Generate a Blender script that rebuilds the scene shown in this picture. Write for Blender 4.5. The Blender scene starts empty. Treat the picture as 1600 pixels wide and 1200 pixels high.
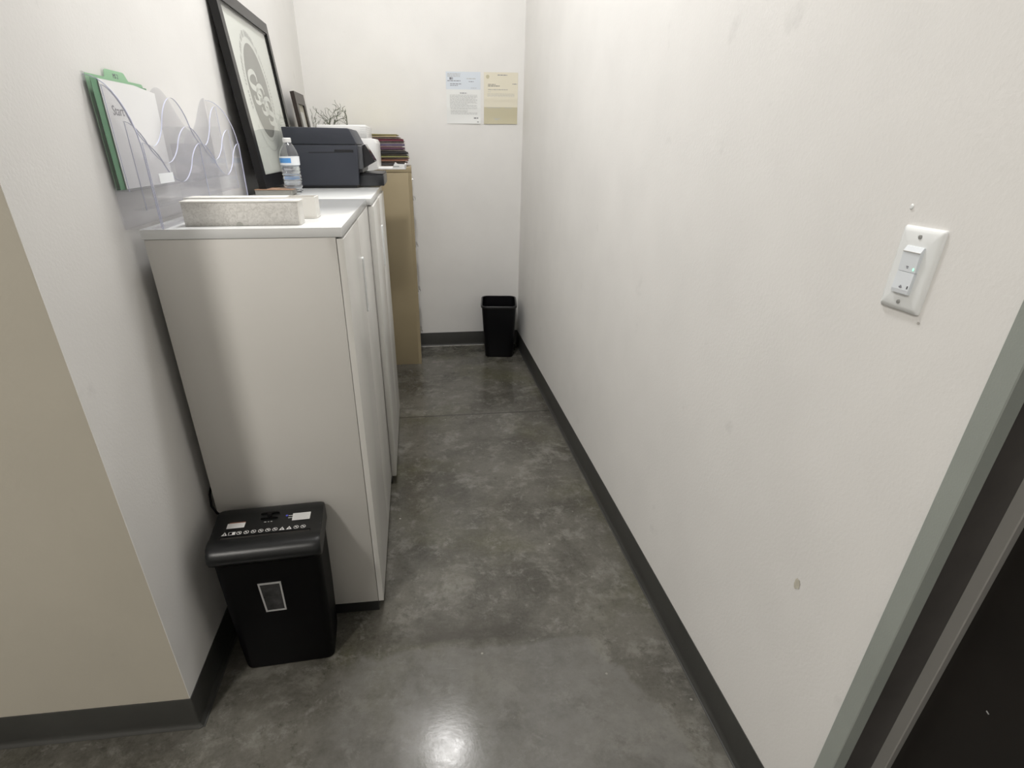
import bpy, bmesh, math, random
from mathutils import Vector, Matrix
random.seed(7)
C = bpy.context.scene.collection
PI = math.pi

# ------------------------------------------------------------------ dimensions (metres)
RX, LX, BY, WY = 0.709, -0.629, 4.007, 1.011        # right wall, left wall, back wall, corner of the left wall
TOPZ = 1.1726                                        # cabinet tops
CEIL = 3.30

# ------------------------------------------------------------------ materials
def new_mat(name):
    m = bpy.data.materials.new(name); m.use_nodes = True
    return m, m.node_tree, m.node_tree.nodes, m.node_tree.links, m.node_tree.nodes['Principled BSDF']

def mat(name, col, rough=0.5, metal=0.0, spec=0.5, bump=0.0, bscale=200.0, var=0.0, vscale=6.0, coat=0.0):
    m, nt, N, K, b = new_mat(name)
    b.inputs['Base Color'].default_value = (*col, 1)
    b.inputs['Roughness'].default_value = rough
    b.inputs['Metallic'].default_value = metal
    b.inputs['Specular IOR Level'].default_value = spec
    b.inputs['Coat Weight'].default_value = coat
    tc = N.new('ShaderNodeTexCoord')
    if var > 0:
        n = N.new('ShaderNodeTexNoise'); n.inputs['Scale'].default_value = vscale; n.inputs['Detail'].default_value = 5
        K.new(tc.outputs['Object'], n.inputs['Vector'])
        r = N.new('ShaderNodeMapRange'); r.inputs['From Min'].default_value = .3; r.inputs['From Max'].default_value = .7
        r.inputs['To Min'].default_value = 1 - var; r.inputs['To Max'].default_value = 1 + var
        K.new(n.outputs['Fac'], r.inputs['Value'])
        mx = N.new('ShaderNodeVectorMath'); mx.operation = 'SCALE'
        mx.inputs[0].default_value = col; K.new(r.outputs['Result'], mx.inputs['Scale'])
        K.new(mx.outputs['Vector'], b.inputs['Base Color'])
    if bump > 0:
        n = N.new('ShaderNodeTexNoise'); n.inputs['Scale'].default_value = bscale; n.inputs['Detail'].default_value = 3
        K.new(tc.outputs['Object'], n.inputs['Vector'])
        bp = N.new('ShaderNodeBump'); bp.inputs['Strength'].default_value = bump; bp.inputs['Distance'].default_value = .002
        K.new(n.outputs['Fac'], bp.inputs['Height']); K.new(bp.outputs['Normal'], b.inputs['Normal'])
    return m

def clear_mat(name, tint, rough=0.02, strength=1.0, haze=0.0):
    """thin clear plastic: see-through with fresnel gloss and a trace of milky haze"""
    m, nt, N, K, b = new_mat(name)
    N.remove(b)
    out = N['Material Output']
    tr = N.new('ShaderNodeBsdfTransparent'); tr.inputs['Color'].default_value = (*tint, 1)
    gl = N.new('ShaderNodeBsdfGlossy'); gl.inputs['Roughness'].default_value = rough
    df = N.new('ShaderNodeBsdfDiffuse'); df.inputs['Color'].default_value = (.85, .85, .88, 1)
    lw = N.new('ShaderNodeLayerWeight'); lw.inputs['Blend'].default_value = .5
    pw = N.new('ShaderNodeMath'); pw.operation = 'POWER'; pw.inputs[1].default_value = 5
    K.new(lw.outputs['Facing'], pw.inputs[0])
    mu = N.new('ShaderNodeMath'); mu.operation = 'MULTIPLY_ADD'; mu.inputs[1].default_value = .9 * strength; mu.inputs[2].default_value = .035 * strength
    K.new(pw.outputs[0], mu.inputs[0])
    m1 = N.new('ShaderNodeMixShader'); m1.inputs['Fac'].default_value = haze
    K.new(tr.outputs[0], m1.inputs[1]); K.new(df.outputs[0], m1.inputs[2])
    m2 = N.new('ShaderNodeMixShader')
    K.new(mu.outputs[0], m2.inputs['Fac']); K.new(m1.outputs[0], m2.inputs[1]); K.new(gl.outputs[0], m2.inputs[2])
    K.new(m2.outputs[0], out.inputs['Surface'])
    return m

def wall_mat(name, col):
    m, nt, N, K, b = new_mat(name)
    b.inputs['Roughness'].default_value = .62; b.inputs['Specular IOR Level'].default_value = .3
    tc = N.new('ShaderNodeTexCoord')
    n1 = N.new('ShaderNodeTexNoise'); n1.inputs['Scale'].default_value = 3.5; n1.inputs['Detail'].default_value = 6
    n2 = N.new('ShaderNodeTexNoise'); n2.inputs['Scale'].default_value = 9; n2.inputs['Detail'].default_value = 8
    for n in (n1, n2): K.new(tc.outputs['Object'], n.inputs['Vector'])
    r1 = N.new('ShaderNodeMapRange'); r1.inputs['From Min'].default_value = .3; r1.inputs['From Max'].default_value = .7
    r1.inputs['To Min'].default_value = .97; r1.inputs['To Max'].default_value = 1.03
    K.new(n1.outputs['Fac'], r1.inputs['Value'])
    r2 = N.new('ShaderNodeMapRange'); r2.inputs['From Min'].default_value = .68; r2.inputs['From Max'].default_value = .78
    r2.inputs['To Min'].default_value = 1.0; r2.inputs['To Max'].default_value = .90       # faint scuffs
    K.new(n2.outputs['Fac'], r2.inputs['Value'])
    mu = N.new('ShaderNodeMath'); mu.operation = 'MULTIPLY'
    K.new(r1.outputs[0], mu.inputs[0]); K.new(r2.outputs[0], mu.inputs[1])
    sc = N.new('ShaderNodeVectorMath'); sc.operation = 'SCALE'; sc.inputs[0].default_value = col
    K.new(mu.outputs[0], sc.inputs['Scale']); K.new(sc.outputs[0], b.inputs['Base Color'])
    n3 = N.new('ShaderNodeTexNoise'); n3.inputs['Scale'].default_value = 160; n3.inputs['Detail'].default_value = 2
    K.new(tc.outputs['Object'], n3.inputs['Vector'])
    bp = N.new('ShaderNodeBump'); bp.inputs['Strength'].default_value = .16; bp.inputs['Distance'].default_value = .002
    K.new(n3.outputs['Fac'], bp.inputs['Height']); K.new(bp.outputs[0], b.inputs['Normal'])
    return m

def floor_mat():
    m, nt, N, K, b = new_mat('polished_concrete')
    tc = N.new('ShaderNodeTexCoord')
    def noise(scale, det=8, rough=.6, dist=0.0, vec=None):
        n = N.new('ShaderNodeTexNoise'); n.inputs['Scale'].default_value = scale
        n.inputs['Detail'].default_value = det; n.inputs['Roughness'].default_value = rough
        n.inputs['Distortion'].default_value = dist
        K.new(vec or tc.outputs['Object'], n.inputs['Vector']); return n.outputs['Fac']
    def rng(v, a, c, lo=0.0, hi=1.0, smooth=False):
        r = N.new('ShaderNodeMapRange'); r.inputs['From Min'].default_value = a; r.inputs['From Max'].default_value = c
        r.inputs['To Min'].default_value = lo; r.inputs['To Max'].default_value = hi
        if smooth: r.interpolation_type = 'SMOOTHSTEP'
        K.new(v, r.inputs['Value']); return r.outputs[0]
    def mth(op, a, c):
        n = N.new('ShaderNodeMath'); n.operation = op
        for i, v in enumerate((a, c)):
            if isinstance(v, (int, float)): n.inputs[i].default_value = v
            else: K.new(v, n.inputs[i])
        return n.outputs[0]
    def mix(f, a, c):
        n = N.new('ShaderNodeMix'); n.data_type = 'RGBA'
        if isinstance(f, (int, float)): n.inputs['Factor'].default_value = f
        else: K.new(f, n.inputs['Factor'])
        for k, v in (('A', a), ('B', c)):
            if isinstance(v, tuple): n.inputs[6 if k == 'A' else 7].default_value = (*v, 1)
            else: K.new(v, n.inputs[6 if k == 'A' else 7])
        return n.outputs[2]
    base = mix(rng(noise(2.6, 9, .66, .1), .36, .64, 0, 1, True), (.040, .038, .030), (.104, .099, .085))
    base = mix(rng(noise(5.5, 10, .72, .25), .50, .64, 0, .62, True), base, (.190, .184, .163))
    base = mix(rng(noise(1.7, 6, .55, .3), .48, .66, 0, .8, True), base, (.066, .064, .036))          # olive tinge
    base = mix(rng(noise(15, 12, .8, .3), .52, .64, 0, .5, True), base, (.20, .195, .178))
    base = mix(rng(noise(23, 10, .8, .2), .54, .66, 0, .62, True), base, (.026, .025, .018))
    base = mix(rng(noise(70, 6, .8), .35, .75, 0, .30), base, (.19, .18, .16))
    # a paler trowelled patch with an edge of its own (front of the aisle)
    sx = N.new('ShaderNodeSeparateXYZ'); K.new(tc.outputs['Object'], sx.inputs[0])
    wob = mth('MULTIPLY', mth('SUBTRACT', noise(4.0, 6, .65), .5), .26)
    X = mth('ADD', sx.outputs['X'], wob); Y = mth('ADD', sx.outputs['Y'], mth('MULTIPLY', wob, -.6))
    lim = mth('SUBTRACT', .62, mth('MULTIPLY', mth('POWER', mth('MAXIMUM', mth('SUBTRACT', Y, .55), 0.0), 2.0), .42))
    pm = mth('MULTIPLY', rng(mth('SUBTRACT', lim, X), 0, .02), rng(mth('SUBTRACT', 1.19, Y), 0, .02))
    pm = mth('MULTIPLY', pm, rng(X, -.34, -.24))
    base = mix(mth('MULTIPLY', pm, rng(noise(7, 12, .8), .35, .65, .30, .80)), base, (.150, .146, .137))
    # curved scrape marks left by the trowel
    mp = N.new('ShaderNodeMapping'); mp.inputs['Rotation'].default_value = (0, 0, .5); mp.inputs['Scale'].default_value = (1.2, 9, 1); K.new(tc.outputs['Object'], mp.inputs['Vector'])
    scr_ = mth('MULTIPLY', rng(noise(6, 6, .75, 1.2, mp.outputs[0]), .64, .70), rng(noise(2.2, 3), .50, .60))
    base = mix(mth('MULTIPLY', scr_, .6), base, (.24, .235, .215))
    # darker damp-looking band above it
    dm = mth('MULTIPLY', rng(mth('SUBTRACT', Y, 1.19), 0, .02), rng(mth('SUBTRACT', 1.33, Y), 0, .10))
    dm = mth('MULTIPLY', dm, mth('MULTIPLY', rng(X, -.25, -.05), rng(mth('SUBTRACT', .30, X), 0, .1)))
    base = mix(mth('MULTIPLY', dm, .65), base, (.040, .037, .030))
    # saw-cut joint across the aisle
    jy = mth('ABSOLUTE', mth('SUBTRACT', mth('ADD', sx.outputs['Y'], mth('MULTIPLY', wob, .05)), 2.79), 0.0)
    jm = rng(jy, .004, .010, 1, 0)
    base = mix(mth('MULTIPLY', jm, .7), base, (.03, .029, .024))
    # small pale specks / chips
    v = N.new('ShaderNodeTexVoronoi'); v.inputs['Scale'].default_value = 17; v.feature = 'F1'
    K.new(tc.outputs['Object'], v.inputs['Vector'])
    sp = mth('MULTIPLY', rng(v.outputs['Distance'], .05, .08, 1, 0), rng(noise(5.0, 3), .55, .62))
    base = mix(mth('MULTIPLY', sp, rng(noise(31, 2), .4, .6, .15, .8)), base, (.42, .40, .36))
    K.new(base, b.inputs['Base Color'])
    K.new(rng(noise(14, 6, .7), .3, .7, .13, .20), b.inputs['Roughness'])
    b.inputs['Specular IOR Level'].default_value = .45
    bp = N.new('ShaderNodeBump'); bp.inputs['Strength'].default_value = .06; bp.inputs['Distance'].default_value = .002
    K.new(noise(90, 4, .6), bp.inputs['Height']); K.new(bp.outputs[0], b.inputs['Normal'])
    return m

def texbox_mat():
    m, nt, N, K, b = new_mat('marbled_paper')
    tc = N.new('ShaderNodeTexCoord')
    w = N.new('ShaderNodeTexNoise'); w.inputs['Scale'].default_value = 85; w.inputs['Detail'].default_value = 5
    w.inputs['Distortion'].default_value = 2.4; w.inputs['Roughness'].default_value = .65
    K.new(tc.outputs['Object'], w.inputs['Vector'])
    r = N.new('ShaderNodeValToRGB')
    r.color_ramp.elements[0].position = .38; r.color_ramp.elements[0].color = (.60, .585, .555, 1)
    r.color_ramp.elements[1].position = .58; r.color_ramp.elements[1].color = (.76, .745, .715, 1)
    K.new(w.outputs['Fac'], r.inputs['Fac']); K.new(r.outputs[0], b.inputs['Base Color'])
    b.inputs['Roughness'].default_value = .55
    return m

WALL = (.760, .750, .732)
M = dict(
    wall=wall_mat('wall_paint', WALL),
    wallshade=wall_mat('shaded_wall_paint', (.46, .43, .365)),  # wall colour darkened and warmed: the front-left wall's shade is put into it
    ceiling=mat('ceiling_paint', (.80, .79, .76), .8),
    floor=floor_mat(),
    base=mat('rubber_baseboard', (.040, .040, .037), .42, bump=.1, bscale=90, var=.12),
    dust=mat('caulk', (.42, .40, .35), .8, var=.4, vscale=25),
    steel=mat('frame_paint', (.30, .325, .30), .42, bump=.15, bscale=350, var=.05),
    jamb=mat('dark_jamb', (.066, .061, .058), .45, var=.2, vscale=10),  # jamb band in a darker tone than the frame face
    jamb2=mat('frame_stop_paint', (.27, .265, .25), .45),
    door=mat('dark_door', (.011, .009, .008), .40, var=.3, vscale=5),
    lam=mat('white_melamine', (.61, .595, .565), .55, spec=.3, var=.02, vscale=3),
    lamtop=mat('white_gloss_top', (.72, .73, .73), .13, var=.01, spec=.6),
    lamdoor=mat('white_door', (.66, .65, .62), .25),
    shell=mat('white_plastic', (.82, .82, .81), .3),
    black=mat('black_plinth', (.012, .012, .012), .5),
    gap=mat('dark_gap', (.02, .018, .016), .7),
    tan=mat('tan_steel', (.335, .275, .170), .42, bump=.08, bscale=260, var=.07, vscale=2.2),
    tan2=mat('tan_drawer', (.42, .37, .27), .4),
    chrome=mat('chrome', (.75, .75, .76), .18, metal=1),
    dark=mat('black_plastic', (.0022, .0022, .0025), .5, spec=.12, bump=.1, bscale=600),
    dark2=mat('shredder_head_plastic', (.0065, .0072, .0080), .33, spec=.4, bump=.12, bscale=500),
    bin=mat('bin_plastic', (.0035, .0034, .0048), .42, spec=.2, bump=.1, bscale=400),
    silver=mat('silver_trim', (.50, .50, .50), .35, metal=.4),
    window=mat('smoked_window', (.035, .035, .036), .16, var=.6, vscale=30),
    white=mat('white_paper', (.80, .80, .80), .6),
    ink=mat('grey_ink', (.22, .22, .25), .7),
    ink2=mat('pale_ink', (.46, .47, .47), .7),
    inkd=mat('dark_ink', (.08, .08, .09), .7),
    print=mat('white_print', (.75, .75, .75), .6),
    logo_grey=mat('logo_grey', (.265, .262, .245), .6),
    logo_pale=mat('logo_pale_grey', (.50, .50, .48), .6),
    poster=mat('poster_paper', (.74, .75, .71), .55),
    fblack=mat('black_frame', (.0075, .0072, .0072), .33, spec=.35, bump=.06, bscale=80),
    fbrown=mat('dark_wood_frame', (.030, .022, .018), .38, var=.3, vscale=30),
    mattan=mat('mat_board', (.36, .34, .28), .6),
    slate=mat('slate_plastic', (.030, .034, .047), .50, bump=.12, bscale=700),
    slate2=mat('slate_plastic_front', (.075, .078, .086), .4),
    pblack=mat('printer_black', (.010, .010, .013), .35),
    pdark=mat('printer_tray_dark', (.022, .024, .028), .3),
    screen=mat('screen_glass', (.006, .004, .008), .08),
    acr=clear_mat('clear_acrylic', (.966, .966, .971), .04, .36, .05),
    edge=mat('acrylic_edge', (.58, .60, .76), .25),
    glaze=clear_mat('picture_glass', (.97, .98, .97), .01, 1.0, .0),
    pet=clear_mat('clear_pet', (.95, .96, .97), .03, 1.6, .05),
    greenf=mat('green_folder', (.115, .30, .155), .6, var=.06),
    greenl=mat('light_green_folder', (.33, .56, .36), .6),
    lblue=mat('label_blue', (.10, .33, .72), .4),
    lwhite=mat('label_white', (.82, .85, .88), .4),
    marb=texbox_mat(),
    boxw=mat('box_white', (.80, .785, .745), .5),
    boxin=mat('box_inner_grey', (.22, .21, .20), .6),
    boxblue=mat('box_label_blue', (.50, .53, .68), .5),
    wood=mat('brown_board', (.36, .22, .14), .5, var=.15, vscale=30),
    boxgrey=mat('grey_card', (.42, .42, .39), .5),
    twig=mat('green_twig', (.055, .070, .030), .6, var=.4, vscale=30),
    pot=mat('pale_ceramic', (.62, .60, .56), .3),
    soil=mat('moss', (.06, .09, .03), .9, var=.5, vscale=60),
    cream=mat('cream_paper', (.72, .68, .56), .6),
    cream2=mat('cream_tint_band', (.53, .49, .35), .6),
    paperw=mat('office_paper', (.76, .77, .76), .6),
    paperb=mat('paper_blue_tint', (.64, .69, .75), .6),
    plate=mat('switch_plate', (.80, .82, .82), .22),
    rock=mat('switch_rocker', (.74, .78, .82), .25),
    scr=mat('screw_grey', (.38, .38, .37), .35, metal=.6),
    stain=mat('wall_stain', (.60, .57, .48), .7, var=.2, vscale=60),
    scuff=mat('wall_scuff', (.50, .48, .45), .8),
)
def emis(name, col, s):
    m, nt, N, K, b = new_mat(name)
    b.inputs['Base Color'].default_value = (*col, 1)
    b.inputs['Emission Color'].default_value = (*col, 1); b.inputs['Emission Strength'].default_value = s
    return m
M['led'] = emis('green_led', (.25, .9, .45), 1.6)
M['blueled'] = mat('blue_dot', (.10, .12, .75), .3)
M['lens'] = emis('light_diffuser', (1, .97, .92), 3.0)

# ------------------------------------------------------------------ mesh helpers
class MB:
    """collects shapes in world coordinates; build() links them as one mesh object"""
    def __init__(s): s.bm = bmesh.new(); s.mats = []
    def mi(s, m):
        if m not in s.mats: s.mats.append(m)
        return s.mats.index(m)
    def _mark(s, faces, m, smooth=False):
        i = s.mi(m)
        for f in faces: f.material_index = i; f.smooth = smooth
    def box(s, x0, x1, y0, y1, z0, z1, m, bev=0.0, seg=2):
        b = bmesh.new()
        bmesh.ops.create_cube(b, size=1)
        for v in b.verts:
            v.co = Vector(((x0 + x1) / 2 + v.co.x * (x1 - x0), (y0 + y1) / 2 + v.co.y * (y1 - y0), (z0 + z1) / 2 + v.co.z * (z1 - z0)))
        if bev > 0:
            bmesh.ops.bevel(b, geom=list(b.edges), offset=bev, segments=seg, affect='EDGES', profile=.5)
        s.merge(b, m, bev > 0); return s
    def merge(s, b, m, smooth=False, mtx=None):
        mp = {}
        for v in b.verts: mp[v] = s.bm.verts.new(mtx @ v.co if mtx else v.co)
        i = s.mi(m)
        for f in b.faces:
            try: g = s.bm.faces.new([mp[v] for v in f.verts])
            except ValueError: continue
            g.material_index = i; g.smooth = smooth
        b.free()
    def poly(s, pts, m, smooth=False):
        f = s.bm.faces.new([s.bm.verts.new(Vector(p)) for p in pts]); s._mark([f], m, smooth); return s
    def prism(s, pts, axis, a, b, m, smooth=False, caps=True):
        """extrude a 2D outline along an axis from a to b; outline coordinates are the two others in order"""
        def co(p, t):
            if axis == 'x': return Vector((t, p[0], p[1]))
            if axis == 'y': return Vector((p[0], t, p[1]))
            return Vector((p[0], p[1], t))
        A = [s.bm.verts.new(co(p, a)) for p in pts]; B = [s.bm.verts.new(co(p, b)) for p in pts]
        n = len(pts); fs = []
        for i in range(n):
            fs.append(s.bm.faces.new((A[i], A[(i + 1) % n], B[(i + 1) % n], B[i])))
        if caps: 
            c1 = s.bm.faces.new(A); c2 = s.bm.faces.new(B); s._mark([c1, c2], m, False)
        s._mark(fs, m, smooth); return s
    def loft(s, rings, m, smooth=True, cap0=True, cap1=True):
        R = [[s.bm.verts.new(Vector(p)) for p in r] for r in rings]; n = len(rings[0])
        for a, b in zip(R, R[1:]):
            s._mark([s.bm.faces.new((a[i], a[(i + 1) % n], b[(i + 1) % n], b[i])) for i in range(n)], m, smooth)
        if cap0: s._mark([s.bm.faces.new(R[0])], m)
        if cap1: s._mark([s.bm.faces.new(R[-1])], m)
        return s
    def lathe(s, prof, cx, cy, m, n=32, cap0=True, cap1=True):
        return s.loft([[(cx + r * math.cos(2 * PI * k / n), cy + r * math.sin(2 * PI * k / n), z) for k in range(n)] for r, z in prof], m, True, cap0, cap1)
    def tube(s, pts, rad, m, n=8, caps=True):
        pts = [Vector(p) for p in pts]; rings = []
        up = Vector((0.31, 0.17, .93)).normalized()
        for i, p in enumerate(pts):
            d = (pts[min(i + 1, len(pts) - 1)] - pts[max(i - 1, 0)]).normalized()
            a = d.cross(up)
            if a.length < 1e-3: a = d.cross(Vector((1, 0, 0)))
            a.normalize(); b = d.cross(a)
            r = rad[i] if isinstance(rad, (list, tuple)) else rad
            rings.append([p + a * r * math.cos(2 * PI * k / n) + b * r * math.sin(2 * PI * k / n) for k in range(n)])
        return s.loft(rings, m, True, caps, caps)
    def build(s, name, parent=None, org=(0, 0, 0), sharp=35, mtx=None):
        o = Vector(org)
        for v in s.bm.verts: v.co -= o
        if mtx: bmesh.ops.transform(s.bm, matrix=mtx, verts=s.bm.verts)
        bmesh.ops.recalc_face_normals(s.bm, faces=s.bm.faces)
        me = bpy.data.meshes.new(name); 
        for e in s.bm.edges:
            if len(e.link_faces) == 2 and e.calc_face_angle(0) > math.radians(sharp): e.smooth = False
        s.bm.to_mesh(me); s.bm.free()
        for m in s.mats: me.materials.append(m)
        ob = bpy.data.objects.new(name, me); C.objects.link(ob)
        if parent: ob.parent = parent
        else: ob.location = o
        return ob

def tag(o, label=None, cat=None, group=None, kind=None):
    if label: o['label'] = label
    if cat: o['category'] = cat
    if group: o['group'] = group
    if kind: o['kind'] = kind
    return o
def thing(name, loc, label, cat, group=None, rotz=0):
    o = bpy.data.objects.new(name, None); C.objects.link(o)
    o.empty_display_size = .05; o.location = loc; o.rotation_euler = (0, 0, rotz)
    return tag(o, label, cat, group)
def rrect(x0, x1, y0, y1, r, n=5):
    pts = []
    for cx, cy, a in ((x1 - r, y0 + r, -90), (x1 - r, y1 - r, 0), (x0 + r, y1 - r, 90), (x0 + r, y0 + r, 180)):
        for k in range(n + 1):
            t = math.radians(a + 90 * k / n); pts.append((cx + r * math.cos(t), cy + r * math.sin(t)))
    return pts
def struct(name, mb): return tag(mb.build(name), kind='structure')
def text_into(mb, s, size, mtx, m, thick=.0002):
    cu = bpy.data.curves.new('glyphs', 'FONT'); cu.body = s; cu.size = size; cu.extrude = thick; cu.align_x = 'CENTER'; cu.resolution_u = 3
    ob = bpy.data.objects.new('glyphs', cu); C.objects.link(ob)
    dg = bpy.context.evaluated_depsgraph_get(); me = bpy.data.meshes.new_from_object(ob.evaluated_get(dg))
    b = bmesh.new(); b.from_mesh(me); mb.merge(b, m, False, mtx)
    bpy.data.objects.remove(ob); bpy.data.curves.remove(cu); bpy.data.meshes.remove(me)

# ------------------------------------------------------------------ the room
T = .12
struct('floor', MB().box(-3.2, 1.6, -2.6, BY + T, -.1, 0, M['floor']))
struct('ceiling', MB().box(-3.2, 1.6, -2.6, BY + T, CEIL, CEIL + .1, M['ceiling']))
struct('wall_back', MB().box(LX - T, RX + T, BY, BY + T, 0, CEIL, M['wall']))
struct('wall_left', MB().box(LX - T, LX, WY, BY, 0, CEIL, M['wall']))
w = MB().box(-3.2, LX - T, WY, WY + T, 0, CEIL, M['wallshade']); w.box(LX - T, LX - .0015, WY - .0004, WY + .001, 0, CEIL, M['wallshade'])
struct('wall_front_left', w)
FY0 = .5314; FYO = .5651
w = MB().box(RX, RX + T, FYO - .005, BY, 0, CEIL, M['wall'])
w.box(RX, RX + T, -.47, FYO - .005, 2.12, CEIL, M['wall'])
w.box(RX, RX + T, -2.6, -.47, 0, CEIL, M['wall'])
struct('wall_right', w)
struct('wall_rear', MB().box(-3.2, RX, -2.6, -2.5, 0, CEIL, M['wall']))
struct('wall_far_left', MB().box(-3.2, -3.1, -2.5, WY, 0, CEIL, M['wall']))

# cove baseboards: 102 mm rubber with a small toe; profile = (distance from wall, height)
prof = [(0, 0), (.0125, 0), (.0120, .002), (.0075, .006), (.0048, .012), (.0038, .020), (.0035, .098), (.0022, .1016), (0, .1016)]
def base_run(name, p0, p1, n0, n1):
    """p0/p1 on the wall line, n0/n1 mitre vectors at each end"""
    mb = MB()
    mb.loft([[(p[0] + n[0] * d, p[1] + n[1] * d, z) for d, z in prof] for p, n in ((p0, n0), (p1, n1))], M['base'], True)
    # thin grey line of caulk and dust at the toe
    q = [(.0125, 0), (.0165, 0), (.0158, .0012), (.0125, .0016)]
    mb.loft([[(p[0] + n[0] * d, p[1] + n[1] * d, z) for d, z in q] for p, n in ((p0, n0), (p1, n1))], M['dust' if name in ('baseboard_back',) else 'base'], False)
    struct(name, mb)
base_run('baseboard_right', (RX, FYO + .001), (RX, BY), (-1, 0), (-1, -1))
base_run('baseboard_back', (RX, BY), (LX, BY), (-1, -1), (1, -1))
base_run('baseboard_left', (LX, BY), (LX, WY), (1, -1), (1, -.55))
# rounded outside corner and the run along the front-left wall
mb = MB(); rings = [[(LX + 1 * d, WY - .55 * d, z) for d, z in prof]]
for k in range(1, 6):
    a = math.radians(-28.8 - (90 - 28.8) * k / 6.0 * .999); rings.append([(LX + 1.10 * d * math.cos(a), WY + 1.10 * d * math.sin(a), z) for d, z in prof])
rings.append([(LX - .012, WY - d, z) for d, z in prof]); rings.append([(-3.1, WY - d, z) for d, z in prof])
mb.loft(rings, M['base'], True)
struct('baseboard_front_left', mb)

# metal door frame (far jamb and head) in the right wall, and the closed dark door
def frame_profile():
    s = FY0
    return [(RX, FYO), (RX - .010, FYO), (RX - .011, FYO - .001), (RX - .011, s + .0015), (RX - .0095, s), (.719, s - .0015)]
mb = MB()
mb.prism([(RX, FYO), (RX - .010, FYO), (RX - .0115, FYO - .0015), (RX - .0115, FY0 + .0015), (RX - .010, FY0), (RX + .010, FY0 - .002), (RX + .012, FY0 + .002), (RX + .012, FYO)], 'z', 0, 2.12, M['steel'])
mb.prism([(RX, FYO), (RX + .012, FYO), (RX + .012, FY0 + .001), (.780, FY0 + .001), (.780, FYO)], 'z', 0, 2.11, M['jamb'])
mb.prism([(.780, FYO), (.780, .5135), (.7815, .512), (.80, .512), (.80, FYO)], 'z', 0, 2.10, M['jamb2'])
mb.box(RX - .0115, .80, -.47, FYO, 2.085, 2.12, M['steel'])
mb.box(RX - .0115, .80, -.47, -.435, 0, 2.085, M['steel'])
struct('trim_1', mb)
d = MB().box(.7905, .828, -.434, .5115, .006, 2.083, M['door'])
door = struct('door_1', d)
mb = MB()
mb.tube([(.790, -.36, 1.0), (.742, -.36, 1.0), (.735, -.352, 1.0), (.735, -.26, 1.0)], .009, M['chrome'], 12)
mb.lathe([(.026, 0), (.026, .006), (.022, .008)], 0, 0, M['chrome'], 24)
# rosette moved from the z axis onto the door face
for v in list(mb.bm.verts)[-72:]:
    v.co = Vector((.7905 - v.co.z, -.36 + v.co.x, 1.0 + v.co.y))
mb.build('door_handle', door)
# pale chips on the door
mb = MB(); mb.poly([(.7902, .4345, .605), (.7902, .4395, .607), (.7902, .440, .6045), (.7902, .4355, .603)], M['ink2']); mb.build('paint_chip', door)

# plaster anchor, scuffs and a stain on the right wall
st = struct('trim_2', MB().loft([[(RX - h, .777 + r * math.cos(2 * PI * k / 12), 1.262 + r * 1.1 * math.sin(2 * PI * k / 12)) for k in range(12)] for r, h in ((.0036, .0002), (.0024, .0014), (.0008, .0016))], M['plate'], True))
def blot(name, cy, cz, ry, rz, m, seed):
    rr = random.Random(seed); n = 18
    pts = [(RX - .0006, cy + ry * (1 + rr.uniform(-.35, .35)) * math.cos(2 * PI * k / n), cz + rz * (1 + rr.uniform(-.3, .3)) * math.sin(2 * PI * k / n)) for k in range(n)]
    mb = MB(); mb.poly(pts, m); mb.poly([(RX + .0, p[1], p[2]) for p in pts], m); struct(name, mb)
blot('trim_3', .754, .571, .008, .012, M['stain'], 3)
blot('trim_4', .699, 1.113, .0022, .002, M['scuff'], 4)

# ------------------------------------------------------------------ storage cabinets
def cabinet(y0, y1, gx, dx, sx, label, front=True):
    """gx = door back plane, dx = door face, sx = slab front edge"""
    t = thing('storage_cabinet', ((LX + dx) / 2, (y0 + y1) / 2, 0), label, 'cabinet', 'white storage cabinets along the left wall')
    O = t.location
    x0 = -.599; zt = TOPZ - .0212; zb = .041
    b = MB()
    b.box(x0, gx - .0015, y0 + .001, y0 + .019, zb, zt - .0008, M['lam'], .0006, 1)
    b.box(x0, gx - .0015, y1 - .019, y1 - .001, zb, zt - .0008, M['lam'], .0006, 1)
    b.box(x0, gx - .0015, y0 + .019, y1 - .019, zb, zb + .018, M['lam'])
    b.box(x0, x0 + .008, y0 + .019, y1 - .019, zb + .018, zt - .001, M['lam'])
    for k in (1, 2): b.box(x0 + .008, gx - .02, y0 + .019, y1 - .019, zb + k * .36, zb + k * .36 + .018, M['lam'])
    b.build('body', t, O)
    MB().box(x0 - .0034, sx, y0, y1 - .0008, TOPZ - .0212, TOPZ, M['lamtop'], .0012).build('top', t, O)
    MB().box(x0 + .01, gx - .002, y0 + .004, y1 - .004, 0, zb, M['black']).build('plinth', t, O)
    ym = (y0 + y1) / 2
    for i, (a, c) in enumerate(((y0 + .001, ym - .0012), (ym + .0012, y1 - .0015))):
        dr = MB().box(gx, dx, a, c, zb, zt - .004, M['lamdoor'], .0009, 2).build('door', t, O)
        if i == 1:      # oval flush pull near the meeting line
            cy = ym + .016; cz = .957; hh = .083; hw = .0085
            h = MB(); outer = []; inner = []; low = []
            for k in range(32):
                a2 = 2 * PI * k / 32; sy = math.cos(a2); sz = math.sin(a2)
                yy = hw * sy; zz = (hh - hw) * (1 if sz > 0 else -1) * (1 if abs(sz) > 1e-6 else 0) + hw * sz
                outer.append((cy + yy, cz + zz)); inner.append((cy + yy * .62, cz + zz * .965))
            h.loft([[(dx - .0005, *p) for p in outer], [(dx + .0040, *p) for p in outer], [(dx + .0048, *p) for p in inner], [(dx + .0006, *p) for p in inner]], M['plate'], True, False, True)
            h.build('handle', dr, O)
    return t
cab1 = cabinet(1.358, 2.1137, -.1845, -.1688, -.1700, 'white two-door storage cabinet nearest the camera, behind the black paper shredder')
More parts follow.
